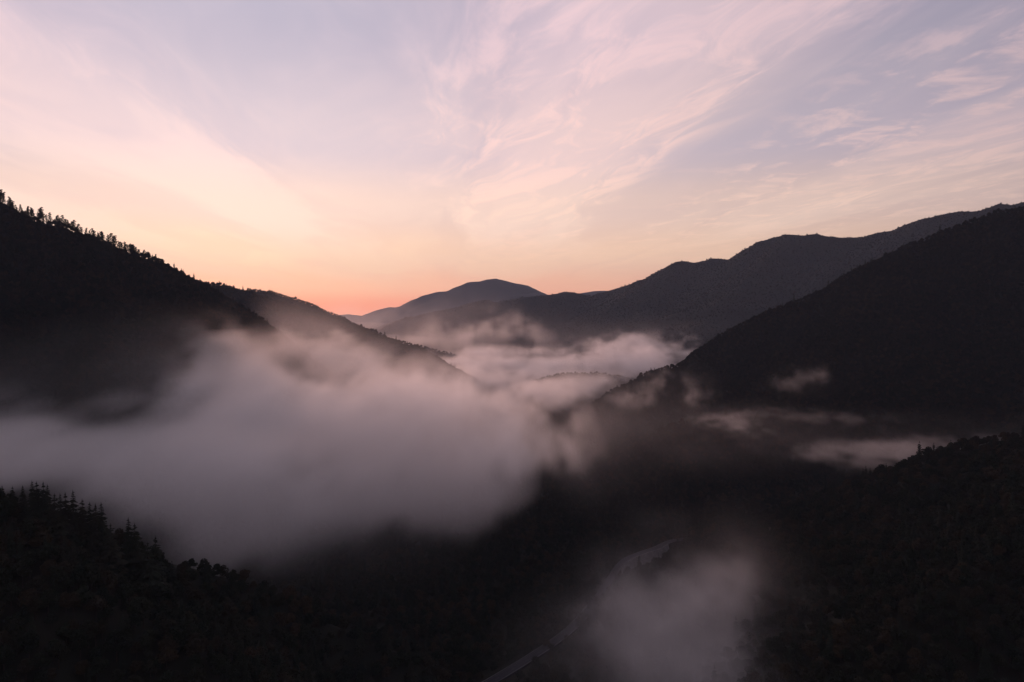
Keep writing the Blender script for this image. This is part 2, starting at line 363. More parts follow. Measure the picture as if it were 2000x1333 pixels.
K = {o: o['_k'] for o in COL.objects if '_k' in o}
for o in K: del o['_k']

# ------------------------------------------------------------------ road, edge lines, wall, rails
def frame_of(line):
    t = np.gradient(line, axis=0); t[:, 2] = 0; t /= np.linalg.norm(t, axis=1)[:, None]
    n = np.stack([t[:, 1], -t[:, 0], np.zeros(len(t))], 1)   # to the right of travel
    return t, n
rt, rn = frame_of(road)
def strip(name, off0, off1, dz, mat, lo=0, hi=None, parent=None, thick=0.0):
    sl = slice(lo, hi); c = road[sl]; n = rn[sl]
    a = c + n * off0; b = c + n * off1; a[:, 2] += dz; b[:, 2] += dz
    v = np.vstack([a, b]); k = len(c)
    f = [(i, i + 1, k + i + 1, k + i) for i in range(k - 1)]
    return mesh_obj(name, v.tolist(), f, mat, parent)
def prism(name, off0, off1, z0, z1, mat, lo=0, hi=None, parent=None):
    sl = slice(lo, hi); c = road[sl]; n = rn[sl]; k = len(c); vs_ = []
    for o_, z_ in ((off0, z0), (off1, z0), (off1, z1), (off0, z1)):
        p = c + n * o_; p[:, 2] += z_; vs_.append(p)
    f = []
    for e in range(4):
        g = (e + 1) % 4
        f += [(e * k + i, e * k + i + 1, g * k + i + 1, g * k + i) for i in range(k - 1)]
    f += [(0, k, 2 * k, 3 * k), (k - 1, 4 * k - 1, 3 * k - 1, 2 * k - 1)]
    return mesh_obj(name, np.vstack(vs_).tolist(), f, mat, parent)
rd_o = prism('road', -3.6, 3.6, -1.2, 0.0, m_asphalt)
tag(rd_o, 'narrow asphalt road winding along the valley floor', 'road', kind='structure')
for off in (-3.2, 3.0):
    strip('edge_line', off, off + 0.2, 0.004, m_paint, parent=rd_o)
for i in range(2, len(road) - 3, 4):
    strip('centre_line', -0.08, 0.08, 0.004, m_paint, i, i + 2, rd_o)
def guard_rail(side, lo, hi, label):
    e = bpy.data.objects.new('guard_rail', None); COL.objects.link(e); e.location = road[lo]
    tag(e, label, 'guard rail', 'guard rails along the valley road')
    def reloc(o):
        o.data.transform(__import__('mathutils').Matrix.Translation((-road[lo][0], -road[lo][1], -road[lo][2]))); return o
    reloc(prism('beam', side * 3.72, side * 3.80, 0.45, 0.85, m_steel, lo, hi, e))
    v = []; f = []
    for i in range(lo, hi, 1):
        p = road[i] + rn[i] * side * 3.84
        for a, b in ((-.07, -.07), (.07, -.07), (.07, .07), (-.07, .07)):
            v.append((p[0] + a, p[1] + b, p[2])); v.append((p[0] + a, p[1] + b, p[2] + 0.9))
        k = len(v) - 8
        f += [(k, k + 2, k + 3, k + 1), (k + 2, k + 4, k + 5, k + 3), (k + 4, k + 6, k + 7, k + 5), (k + 6, k, k + 1, k + 7), (k + 1, k + 3, k + 5, k + 7)]
    po = reloc(mesh_obj('post', v, f, m_steel, e)); po['kind'] = 'stuff'
sc_y = road[:, 1]
bend = [i for i in range(len(road)) if 1205 < 1000 + F * road[i][0] / road[i][1]][0]
low_end = max(3, bend - 18)
guard_rail(-1, 0, low_end, 'pale steel guard rail on the forest side of the straight road')
guard_rail(1, 0, low_end, 'pale steel guard rail on the mist side of the straight road')
# retaining wall under the bend
wall_i = list(range(bend, min(bend + 22, len(road) - 1)))
we = bpy.data.objects.new('retaining_wall', None); COL.objects.link(we); we.location = (road[bend][0], road[bend][1], road[bend][2] - 10)
tag(we, 'grey ribbed concrete retaining wall carrying the road bend', 'retaining wall')
o0 = np.array(we.location)
for j, i in enumerate(wall_i[:-1]):
    a = road[i] + rn[i] * 5.0 - o0; b = road[i + 1] + rn[i + 1] * 5.0 - o0
    na, nb = rn[i], rn[i + 1]
    fall = 3.0 + 9.0 * math.sin(math.pi * min(1, (j + 1) / len(wall_i)))
    top = [a + [0, 0, 0.5], b + [0, 0, 0.5]]
    bot = [a + na * 1.2 - [0, 0, fall], b + nb * 1.2 - [0, 0, fall]]
    g = (b - a) * 0.03
    q = [top[0] + g, top[1] - g, bot[1] - g, bot[0] + g]
    qq = [p - (na if k in (0, 3) else nb) * 0.5 for k, p in enumerate(q)]
    mesh_obj('wall_panel', [tuple(p) for p in q + qq], [(0, 1, 2, 3), (7, 6, 5, 4), (0, 4, 5, 1), (1, 5, 6, 2), (2, 6, 7, 3), (3, 7, 4, 0)], m_conc, we)
    if j % 2 == 0:
        r0 = [top[0] + na * .05, top[0] + na * .45, bot[0] + na * .45, bot[0] + na * .05]
        d = (b - a) / np.linalg.norm(b - a) * 0.35
        v = [tuple(p - d) for p in r0] + [tuple(p + d) for p in r0]
        mesh_obj('buttress_rib', v, [(0, 1, 2, 3), (7, 6, 5, 4), (0, 4, 5, 1), (1, 5, 6, 2), (2, 6, 7, 3), (3, 7, 4, 0)], m_conc, we)

# ------------------------------------------------------------------ tree meshes
def me_of(name, v, f, mat):
    me = bpy.data.meshes.new(name); me.from_pydata([tuple(map(float, p)) for p in v], [], f); me.update(); me.materials.append(mat); return me
def trunk_mesh(name, pts, r0, r1, sides=6):
    v = []; f = []; n = len(pts)
    for i, p in enumerate(pts):
        r = r0 + (r1 - r0) * i / (n - 1)
        for k in range(sides):
            a = 2 * math.pi * k / sides; v.append((p[0] + r * math.cos(a), p[1] + r * math.sin(a), p[2]))
    for i in range(n - 1):
        for k in range(sides):
            f.append((i * sides + k, i * sides + (k + 1) % sides, (i + 1) * sides + (k + 1) % sides, (i + 1) * sides + k))
    return me_of(name, v, f, m_bark)
def conifer(seed, H=20.0, Rm=3.2, whorls=19, per=9, bare=0.12):
    rr = random.Random(seed); v = []; f = []
    for i in range(whorls):
        t = (i + rr.random() * .5) / whorls
        z = H * (bare + (0.99 - bare) * t)
        rad = Rm * (1 - t) ** 0.8 * (0.75 + 0.5 * rr.random()) + 0.25
        for k in range(per):
            a = 2 * math.pi * (k + rr.random()) / per + i * 1.7
            l = rad * (0.65 + 0.6 * rr.random()); droop = l * (0.15 + 0.4 * rr.random()); up = 0.12 * l
            ca, sa = math.cos(a), math.sin(a); zz = z + (rr.random() - .5) * H / whorls
            b = len(v); wd = 0.32 * l + 0.15
            prof = [(0, .12), (.3, .55), (.4, .95), (.62, .5), (.72, .8), (1.0, 0.06)]
            for s, wv in prof:
                x = l * s; dz_ = up * math.sin(s * 2) - droop * s * s
                tip = wd * wv * (0.8 + .4 * rr.random())
                v.append((ca * x - sa * tip, sa * x + ca * tip, zz + dz_ - tip * .45))
                v.append((ca * x, sa * x, zz + dz_ + .05 * l))
                v.append((ca * x + sa * tip, sa * x - ca * tip, zz + dz_ - tip * .45))
            for s in range(len(prof) - 1):
                p = b + 3 * s
                f += [(p, p + 1, p + 4, p + 3), (p + 1, p + 2, p + 5, p + 4)]
    v += [(.18, 0, H * .95), (-.1, .16, H * .95), (-.1, -.16, H * .95), (0, 0, H * 1.02)]; b = len(v) - 4
    f += [(b, b + 1, b + 3), (b + 1, b + 2, b + 3), (b + 2, b, b + 3)]
    return me_of('crown', v, f, m_cedar), trunk_mesh('trunk', [(0, 0, -2), (0, 0, H * .5), (0, 0, H * .96)], 0.32, 0.05)
def leaf_cloud(rr, centre, rad, n, size, v, f):
    for _ in range(n):
        while True:
            d = np.array([rr.uniform(-1, 1) for _ in range(3)]); l = np.linalg.norm(d)
            if .2 < l < 1: break
        d = d / l * l ** .4
        p = centre + d * rad
        nrm = d * .8 + np.array([rr.gauss(0, .6) for _ in range(3)]) + np.array([0, 0, .3]); nrm /= np.linalg.norm(nrm)
        a = np.cross(nrm, [rr.gauss(0, 1), rr.gauss(0, 1), rr.gauss(0, 1)]); a /= max(np.linalg.norm(a), 1e-6); c = np.cross(nrm, a)
        s = size * rr.uniform(.6, 1.3); b = len(v)
        v += [p - a * s, p - c * s * .55 + nrm * s * .15, p + a * s, p + c * s * .55 + nrm * s * .1]
        f.append((b, b + 1, b + 2, b + 3))
def broadleaf(seed, H=12.0, Rm=4.2, lumps=15, n=62, size=.55, mat=None):
    rr = random.Random(seed); v = []; f = []
    for k in range(lumps):
        a = rr.uniform(0, 6.283); e = rr.random()
        rad = Rm * (0.72 * math.sqrt(rr.random()) if e < .75 else .25 * rr.random())
        z = H * (.42 + .43 * e) 
        lr = Rm * rr.uniform(.32, .52)
        leaf_cloud(rr, np.array([rad * math.cos(a), rad * math.sin(a), z]), np.array([lr, lr, lr * .75]), n, size, v, f)
    return me_of('crown', v, f, mat or m_leaf), trunk_mesh('trunk', [(0, 0, -2), (.2, .1, H * .3), (.1, -.2, H * .7)], .28, .08)
def pine(seed, H=17.0, Rm=4.6, plates=15, n=46):
    rr = random.Random(seed); v = []; f = []
    lx, ly = rr.uniform(-1.2, 1.2), rr.uniform(-1.2, 1.2)
    for k in range(plates):
        t = (k + .5) / plates
        a = k * 2.4 + rr.uniform(-.5, .5); z = H * (.38 + .6 * t)
        rad = Rm * (1 - t * .75) * rr.uniform(.35, .95); lr = Rm * (.5 - .24 * t) * rr.uniform(.7, 1.25)
        c = np.array([rad * math.cos(a) + lx * t, rad * math.sin(a) + ly * t, z])
        leaf_cloud(rr, c, np.array([lr, lr, lr * .5]), n, .5, v, f)
        b = len(v); x0 = np.array([lx * t, ly * t, z - .8]); w_ = np.array([0, 0, .09]); s_ = np.array([-math.sin(a), math.cos(a), 0]) * .08
        v += [x0 - w_, x0 + w_, c + w_ * .4, c - w_ * .4]; f.append((b, b + 1, b + 2, b + 3))
        v += [x0 - s_, x0 + s_, c + s_ * .4, c - s_ * .4]; f.append((b + 4, b + 5, b + 6, b + 7))
    return me_of('crown', v, f, m_pine), trunk_mesh('trunk', [(0, 0, -2), (lx * .2, ly * .2, H * .4), (lx * .6, ly * .6, H * .7), (lx, ly, H * .97)], .26, .05)
CEDARS = [conifer(1, 20, 3.1), conifer(2, 21, 2.6, 21), conifer(3, 18, 3.9, 16, 10, .06)]
PINES = [pine(5), pine(6, 18, 3.9, 13), pine(7, 15, 5.4, 13), pine(8, 19, 3.4, 15)]
BROADS = [broadleaf(11), broadleaf(12, 13, 3.8, 14), broadleaf(13, 10.5, 4.6, 17)]
CEDAR_WORD = ['spire-shaped', 'slender', 'broad-skirted']
PINE_WORD = ['ragged', 'sparse', 'flat-topped', 'tall thin']
BROAD_WORD = ['rounded', 'upright', 'wide spreading']
def tree(name, kind, variant, x, y, z, s, rot, label, cat, group, sz=None):
    e = bpy.data.objects.new(name, None); COL.objects.link(e)
    e.location = (x, y, z); e.rotation_euler = (0, 0, rot); e.scale = (s, s, sz or s)
    tag(e, label, cat, group)
    for nm, me in (('crown', kind[variant][0]), ('trunk', kind[variant][1])):
        o = bpy.data.objects.new(nm, me); COL.objects.link(o); o.parent = e
    return e
def size_word(s): return 'tall' if s > 1.08 else ('short' if s < .82 else 'middling')

rng = np.random.default_rng(5)
# pines along the skyline of the left mountainside
line = crest_l
seg = np.concatenate([[0], np.cumsum(np.linalg.norm(np.diff(line[:, :2], axis=0), axis=1))])
def pxpy(x, y, z):
    d = np.stack([x, y, z - CZ], -1); c, s = math.cos(PITCH), math.sin(PITCH)
    fz = d[..., 1] * c - d[..., 2] * s; up = d[..., 1] * s + d[..., 2] * c
    return 1000 + F * d[..., 0] / fz, 666.5 - F * up / fz, fz
n_main = 21
mainl = line[:n_main]; ms = seg[:n_main]
s_ = 0.0
taken = []
while s_ < ms[17]:
    x = np.interp(s_, ms, mainl[:, 0]) + rng.normal(0, 3.0); y = np.interp(s_, ms, mainl[:, 1]) + rng.normal(0, 5)
    px = 1000 + F * x / y
    s_ += 1.7 + 2.6 * rng.random() + (5 if rng.random() < .05 else 0)
    if not -40 < px < 545: continue
    z = float(height(np.array([x]), np.array([y]))[0])
    far = np.clip((px - 230) / 200, 0, 1)
    s = float((1.12 - .5 * far) * (.62 + .7 * float(vnoise(s_ / 26.0, 3.3, .5, 4))) * rng.uniform(.65, 1.2)); v = int(rng.integers(0, 4))
    if px > 330 and rng.random() < .5:
        tree('cedar_tree', CEDARS, int(rng.integers(0, 3)), x, y, z - .5, s * .7, rng.random() * 6.28, 'small pointed conifer low down on the pine-fringed skyline', 'cedar', 'conifers on the lower skyline of the mountainside')
    else:
        tree('pine_tree', PINES, v, x, y, z - 1.5, s, rng.random() * 6.28, f'{size_word(s)} {PINE_WORD[v]} pine in the fringe along the mountainside skyline', 'pine', f'{size_word(s)} {PINE_WORD[v]} pines on the skyline')
    taken.append((x, y))

# cedars standing out on the edge of the black spur (their tops read from the photograph)
def spur_tree(px, top_py, Y, v, s, label, cat='cedar', name='cedar_tree', kind=None, group=None, H=20.0):
    p = at(px, top_py, Y); x, y = p[0], p[1]
    z = float(height(np.array([x]), np.array([y]))[0])
    s_fit = max(.35, min(1.7, (p[2] - z) / H))
    taken.append((x, y))
    return tree(name, kind or CEDARS, v, x, y, z - .3, s_fit * 1.15 if s is None else s, random.random() * 6.28, label, cat, group, s_fit)
tops = [(4, 946, 352, 1), (24, 948, 356, 0), (44, 946, 352, 1), (62, 936, 350, 1), (71, 938, 353, 0), (84, 938, 352, 0), (92, 944, 356, 1), (106, 962, 352, 2), (117, 962, 360, 1), (127, 959, 358, 0), (142, 955, 360, 1), (160, 972, 362, 0), (175, 978, 364, 1), (186, 981, 362, 0), (197, 974, 364, 1), (250, 994, 368, 1), (262, 992, 370, 0), (302, 1003, 372, 0)]
for px, py, Y, v in tops:
    spur_tree(px, py, Y, v, None, f'{CEDAR_WORD[v]} cedar on the black spur edge against the fog', group='cedars on the edge of the black spur', H=[20.4, 21.4, 18.4][v])
spur_tree(214, 965, 358, 2, None, 'largest broad-skirted cedar standing alone over the fog on the spur', H=18.4)
spur_tree(286, 981, 366, 2, None, 'lone wide cedar with open drooping boughs on the foggy spur end', H=18.4)

# ------------------------------------------------------------------ forest
def scatter(hk, spacing, facing=-0.1, crop=(-260, 2260, -100, 1560), ymax=1e9):
    xs, ys, Z = HILLS[hk]
    X, Y = np.meshgrid(np.arange(xs[0], xs[-1], spacing), np.arange(ys[0], ys[-1], spacing))
    x = (X + rng.uniform(-.5, .5, X.shape) * spacing * .95).ravel(); y = (Y + rng.uniform(-.5, .5, X.shape) * spacing * .95).ravel()
    k = (y > 60) & (y < ymax); x, y = x[k], y[k]
    def own(x, y):
        fx = (x - xs[0]) / (xs[1] - xs[0]); fy = (y - ys[0]) / (ys[1] - ys[0])
        ix = np.clip(fx.astype(int), 0, len(xs) - 2); iy = np.clip(fy.astype(int), 0, len(ys) - 2); u = np.clip(fx - ix, 0, 1); v = np.clip(fy - iy, 0, 1)
        return Z[iy, ix] * (1 - u) * (1 - v) + Z[iy, ix + 1] * u * (1 - v) + Z[iy + 1, ix] * (1 - u) * v + Z[iy + 1, ix + 1] * u * v
    z = own(x, y)
    k = z >= height(x, y, hk) - .5
    px, py, d = pxpy(x, y, z)
    k &= (px > crop[0]) & (px < crop[1]) & (py > crop[2]) & (py < crop[3]) & (d > 0)
    x, y, z = x[k], y[k], z[k]
    e = 6.0
    nx = -(own(x + e, y) - own(x - e, y)) / (2 * e); ny = -(own(x, y + e) - own(x, y - e)) / (2 * e)
    nl = np.sqrt(nx * nx + ny * ny + 1); vx, vy, vz = -x, -y, CZ - z; vl = np.sqrt(vx * vx + vy * vy + vz * vz)
    dot = (nx * vx + ny * vy + vz) / nl / vl
    k = dot > facing
    r, _ = road_dist(x, y); k &= r > np.where((y > 712) | (x > 160), 4.2, 9.0)
    return x[k], y[k], z[k]
SRC = {}
def forest(label, pts, kinds, scl, sink=2.6):
    """One mass of trees: a point for each tree, grown by geometry nodes from the crowns of real trees of the scene."""
    x, y, z = pts; n = len(x)
    me = bpy.data.meshes.new('forest'); me.vertices.add(n)
    me.vertices.foreach_set('co', np.stack([x, y, z - sink * scl], 1).astype(np.float32).ravel())
    for nm, arr, ty in (('size', scl * np.clip(rng.normal(1.0, .22, n), .5, 1.6), 'FLOAT'), ('turn', rng.uniform(0, 6.283, n), 'FLOAT'), ('kind_of', rng.choice(kinds, n).astype(np.int32), 'INT')):
        at_ = me.attributes.new(nm, ty, 'POINT'); at_.data.foreach_set('value', np.asarray(arr))
    o = bpy.data.objects.new('forest', me); COL.objects.link(o)
    md = o.modifiers.new('trees', 'NODES'); md.node_group = FOREST
    tag(o, label, 'forest', kind='stuff'); return o
g = bpy.data.node_groups.new('forest_trees', 'GeometryNodeTree'); FOREST = g
g.interface.new_socket('Geometry', in_out='INPUT', socket_type='NodeSocketGeometry'); g.interface.new_socket('Geometry', in_out='OUTPUT', socket_type='NodeSocketGeometry')
gi = g.nodes.new('NodeGroupInput'); go = g.nodes.new('NodeGroupOutput')
def named(nm, ty):
    a = g.nodes.new('GeometryNodeInputNamedAttribute'); a.data_type = ty; a.inputs[0].default_value = nm; return a.outputs[0]
def build_forest_group(objs):
    j = g.nodes.new('GeometryNodeJoinGeometry')
    for o in reversed(objs):
        inf = g.nodes.new('GeometryNodeObjectInfo'); inf.inputs['Object'].default_value = o; inf.inputs['As Instance'].default_value = True
        inf.transform_space = 'ORIGINAL'; g.links.new(inf.outputs['Geometry'], j.inputs[0])
    ip = g.nodes.new('GeometryNodeInstanceOnPoints'); ip.inputs['Pick Instance'].default_value = True
    g.links.new(gi.outputs[0], ip.inputs['Points']); g.links.new(j.outputs[0], ip.inputs['Instance'])
    g.links.new(named('kind_of', 'INT'), ip.inputs['Instance Index'])
    cx = g.nodes.new('ShaderNodeCombineXYZ'); g.links.new(named('turn', 'FLOAT'), cx.inputs[2]); g.links.new(cx.outputs[0], ip.inputs['Rotation'])
    g.links.new(named('size', 'FLOAT'), ip.inputs['Scale'])
    g.links.new(ip.outputs[0], go.inputs[0])

# near faces: the trees that show largest are things of their own
sp_l = scatter(K[left_spur], 6.2); sp_r = scatter(K[right_spur], 6.4)
first_of = {}
def individuals(pts, want, where, grp, share_cedar):
    x, y, z = pts; px, py, d = pxpy(x, y, z)
    inside = (px > -20) & (px < 2020) & (py > 0) & (py < 1360)
    order = np.argsort(np.where(inside, d, 1e9))[:want]
    for i in order:
        s = float(rng.uniform(.72, 1.25)); v = int(rng.integers(0, 3)); c = rng.random() < share_cedar
        if c:
            s *= .8
            t = tree('cedar_tree', CEDARS, v, x[i], y[i], z[i] - .3, s, rng.random() * 6.28, f'{size_word(s)} {CEDAR_WORD[v]} cedar among the trees {where}', 'cedar', f'{size_word(s)} {CEDAR_WORD[v]} cedars {where}')
        else:
            t = tree('broadleaf_tree', BROADS, v, x[i], y[i], z[i] - .3, s, rng.random() * 6.28, f'{size_word(s)} {BROAD_WORD[v]} broadleaf tree {where}', 'tree', f'{size_word(s)} {BROAD_WORD[v]} broadleaf trees {where}')
        first_of.setdefault(('c' if c else 'b', v), t)
    m = np.ones(len(x), bool); m[order] = False
    return x[m], y[m], z[m]
rest_l = individuals(sp_l, 190, 'on the face of the black cedar-edged spur', '', .14)
rest_r = individuals(sp_r, 190, 'on the steep spur above the valley road', '', .12)
srcs = [first_of[('b', v)].children[0] for v in range(3)] + [first_of[('c', v)].children[0] for v in range(3)]
srcs = []
for key in (('b', 0), ('b', 1), ('b', 2), ('c', 0), ('c', 1), ('c', 2)):
    srcs.append([o for o in COL.objects if o.parent == first_of[key] and o.name.startswith('crown')][0])
build_forest_group(srcs)
def clear_of(pts, r=3.0):
    x, y, z = pts; t = np.array(taken); k = np.ones(len(x), bool)
    for a, b in t: k &= (x - a) ** 2 + (y - b) ** 2 > r * r
    return x[k], y[k], z[k]
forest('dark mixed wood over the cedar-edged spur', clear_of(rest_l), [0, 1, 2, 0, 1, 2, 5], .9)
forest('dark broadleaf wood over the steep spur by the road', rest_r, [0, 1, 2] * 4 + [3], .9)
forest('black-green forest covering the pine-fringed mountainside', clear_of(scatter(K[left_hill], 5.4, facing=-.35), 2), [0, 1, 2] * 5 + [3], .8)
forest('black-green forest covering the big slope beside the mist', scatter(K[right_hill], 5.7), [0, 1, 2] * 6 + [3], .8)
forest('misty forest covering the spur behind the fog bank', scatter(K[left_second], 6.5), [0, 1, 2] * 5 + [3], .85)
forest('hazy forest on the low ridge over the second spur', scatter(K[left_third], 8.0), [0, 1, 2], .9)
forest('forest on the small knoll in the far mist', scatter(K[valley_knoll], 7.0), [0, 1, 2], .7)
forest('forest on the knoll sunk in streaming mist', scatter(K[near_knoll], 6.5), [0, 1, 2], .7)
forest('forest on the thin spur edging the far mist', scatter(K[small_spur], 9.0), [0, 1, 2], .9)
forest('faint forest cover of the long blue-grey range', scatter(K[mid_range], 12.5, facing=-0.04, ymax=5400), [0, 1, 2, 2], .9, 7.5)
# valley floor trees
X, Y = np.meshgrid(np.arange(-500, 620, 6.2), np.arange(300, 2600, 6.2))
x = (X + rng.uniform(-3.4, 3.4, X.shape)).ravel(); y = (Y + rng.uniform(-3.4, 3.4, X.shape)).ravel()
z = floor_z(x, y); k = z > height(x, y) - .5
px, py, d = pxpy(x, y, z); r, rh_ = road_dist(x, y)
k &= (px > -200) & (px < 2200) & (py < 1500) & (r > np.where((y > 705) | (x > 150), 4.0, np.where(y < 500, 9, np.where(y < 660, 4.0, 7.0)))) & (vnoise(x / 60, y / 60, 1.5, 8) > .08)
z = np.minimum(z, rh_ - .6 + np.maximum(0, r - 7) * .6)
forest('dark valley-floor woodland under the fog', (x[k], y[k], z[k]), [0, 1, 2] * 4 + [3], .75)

# ------------------------------------------------------------------ air: even haze and the fog banks
hz_me_v = [(sx_ * 12800, y_, z_) for z_ in (-70, 1050) for sx_, y_ in ((-1, -7800), (1, -7800), (1, 13800), (-1, 13800))]
haze = mesh_obj('haze', hz_me_v, [(3, 2, 1, 0), (4, 5, 6, 7), (0, 1, 5, 4), (1, 2, 6, 5), (2, 3, 7, 6), (3, 0, 4, 7)], None)
def vol(dens, colour, aniso, attr=None):
    def b(t, o):
        p = t.nodes.new('ShaderNodeVolumePrincipled'); p.inputs['Color'].default_value = (*colour, 1)
        p.inputs['Density'].default_value = dens; p.inputs['Anisotropy'].default_value = aniso
        p.inputs['Density Attribute'].default_value = attr or ''
        t.links.new(p.outputs[0], o.inputs['Volume'])
    return b
haze.data.materials.append(material('haze_air', vol(2.5e-5, (0.60, 0.74, 1.0), 0.25)))
tag(haze, 'thin even morning haze filling the valley air', 'haze', kind='stuff')

def fog_group(name, mat, lo, hi, n):
    g = bpy.data.node_groups.new(name, 'GeometryNodeTree')
    g.interface.new_socket('Geometry', in_out='INPUT', socket_type='NodeSocketGeometry'); g.interface.new_socket('Geometry', in_out='OUTPUT', socket_type='NodeSocketGeometry')
    gi = g.nodes.new('NodeGroupInput'); go = g.nodes.new('NodeGroupOutput')
    vc = g.nodes.new('GeometryNodeVolumeCube')
    vc.inputs['Background'].default_value = 0.0
    vc.inputs['Min'].default_value = lo; vc.inputs['Max'].default_value = hi
    for k, nm in enumerate(('Resolution X', 'Resolution Y', 'Resolution Z')): vc.inputs[nm].default_value = n[k]
    pos = g.nodes.new('GeometryNodeInputPosition'); sp = g.nodes.new('ShaderNodeSeparateXYZ'); g.links.new(pos.outputs[0], sp.inputs[0])
    def m(op, a, b, c=None):
        q = g.nodes.new('ShaderNodeMath'); q.operation = op
        for i, v in enumerate((a, b, c)):
            if v is None: continue
            if isinstance(v, (int, float)): q.inputs[i].default_value = v
            else: g.links.new(v, q.inputs[i])
        return q.outputs[0]
    ix = [m('ROUND', m('MULTIPLY', m('SUBTRACT', sp.outputs[k], lo[k]), (n[k] - 1) / (hi[k] - lo[k])), 0) for k in range(3)]
    ix = [m('MINIMUM', m('MAXIMUM', ix[k], 0), n[k] - 1) for k in range(3)]
    idx = m('ADD', ix[0], m('MULTIPLY', m('ADD', ix[1], m('MULTIPLY', ix[2], n[1])), n[0]))
    si = g.nodes.new('GeometryNodeSampleIndex'); si.data_type = 'FLOAT'; si.domain = 'POINT'
    na = g.nodes.new('GeometryNodeInputNamedAttribute'); na.data_type = 'FLOAT'; na.inputs[0].default_value = 'fog'
    g.links.new(gi.outputs[0], si.inputs['Geometry']); g.links.new(na.outputs[0], si.inputs['Value'])
    f2i = g.nodes.new('FunctionNodeFloatToInt'); g.links.new(idx, f2i.inputs[0]); g.links.new(f2i.outputs[0], si.inputs['Index'])
    g.links.new(si.outputs[0], vc.inputs['Density'])
    sm = g.nodes.new('GeometryNodeSetMaterial'); sm.inputs['Material'].default_value = mat
    g.links.new(vc.outputs[0], sm.inputs[0]); g.links.new(sm.outputs[0], go.inputs[0])
    return g
def fog(name, label, lo, hi, step, dens_fn, sigma, aniso=0.6, colour=(0.995, 0.99, 0.99)):
    n = [int(round((hi[k] - lo[k]) / step)) + 1 for k in range(3)]
    ax = [np.linspace(lo[k], hi[k], n[k]) for k in range(3)]
    Z, Y, X = np.meshgrid(ax[2], ax[1], ax[0], indexing='ij')
    D = np.clip(dens_fn(X, Y, Z), 0, 1)
    for k, A in enumerate((X, Y, Z)):                     # die out before the faces of the grid
        edge = np.minimum(A - lo[k], hi[k] - A) / (step * 5)
        D = D * np.clip(edge, 0, 1)
    D = D * (0.97 + 0.03 * rng.random(D.shape))           # never perfectly even
    D[D < 0.004] = 0
    me = bpy.data.meshes.new(name); me.vertices.add(D.size)
    me.vertices.foreach_set('co', np.stack([X, Y, Z], -1).reshape(-1).astype(np.float32))
    a = me.attributes.new('fog', 'FLOAT', 'POINT'); a.data.foreach_set('value', D.ravel().astype(np.float32))
    mat = material(name + '_vapour', vol(sigma, colour, aniso, 'density'))
    o = bpy.data.objects.new(name, me); COL.objects.link(o)
    md = o.modifiers.new('vapour', 'NODES'); md.node_group = fog_group(name + '_cloud', mat, lo, hi, n)
    me.materials.append(mat)
    tag(o, label, 'fog', kind='stuff'); return o
def blobs(X, Y, Z, items, deep=1.0):
    """Sum of soft ellipsoids given as photo pixel, depth, half sizes in metres and weight."""
    D = np.zeros(X.shape)
    for px, py, Yd, rx, ry, rz, wgt in items:
        c = at(px, py, Yd)
        e = ((X - c[0]) / rx) ** 2 + ((Y - c[1]) / (ry * deep)) ** 2 + ((Z - c[2]) / rz) ** 2
        D += wgt * np.exp(-e * 1.2)
    return D
def billow(X, Y, Z, sc_, seed, flat=1.0):
    wx = (fbm(X / sc_ / 1.6, Y / sc_ / 1.6, Z / sc_ / 1.6 * flat, 2, seed) - .5) * sc_ * 1.2
    wz = (fbm(X / sc_ / 1.6 + 9, Y / sc_ / 1.6, Z / sc_ / 1.6 * flat, 2, seed + 3) - .5) * sc_ * .8
    return fbm((X + wx) / sc_, (Y + wx * .5) / sc_, (Z + wz) / sc_ * flat, 4, seed + 7, .52)
def carve(B, n, lo=.37, span=.24, bite=.8):
    """Soft shapes torn by the billows."""
    nn = np.clip((n - lo) / span, 0, 1); nn = nn * nn * (3 - 2 * nn)
    return np.clip(B * (.35 + .75 * nn) - bite * (1 - nn) * np.clip(1.35 - .55 * B, .3, 1), 0, 1)
def torn(X, Y, Z, sc_, seed, flat=1.0, along=2.4):
    """Billows drawn out along the valley."""
    return .44 * billow(X, Y / along, Z, sc_, seed, flat) + .34 * billow(X, Y / along, Z, sc_ * .42, seed + 1, flat) + .22 * billow(X, Y / along, Z, sc_ * .19, seed + 2, flat)
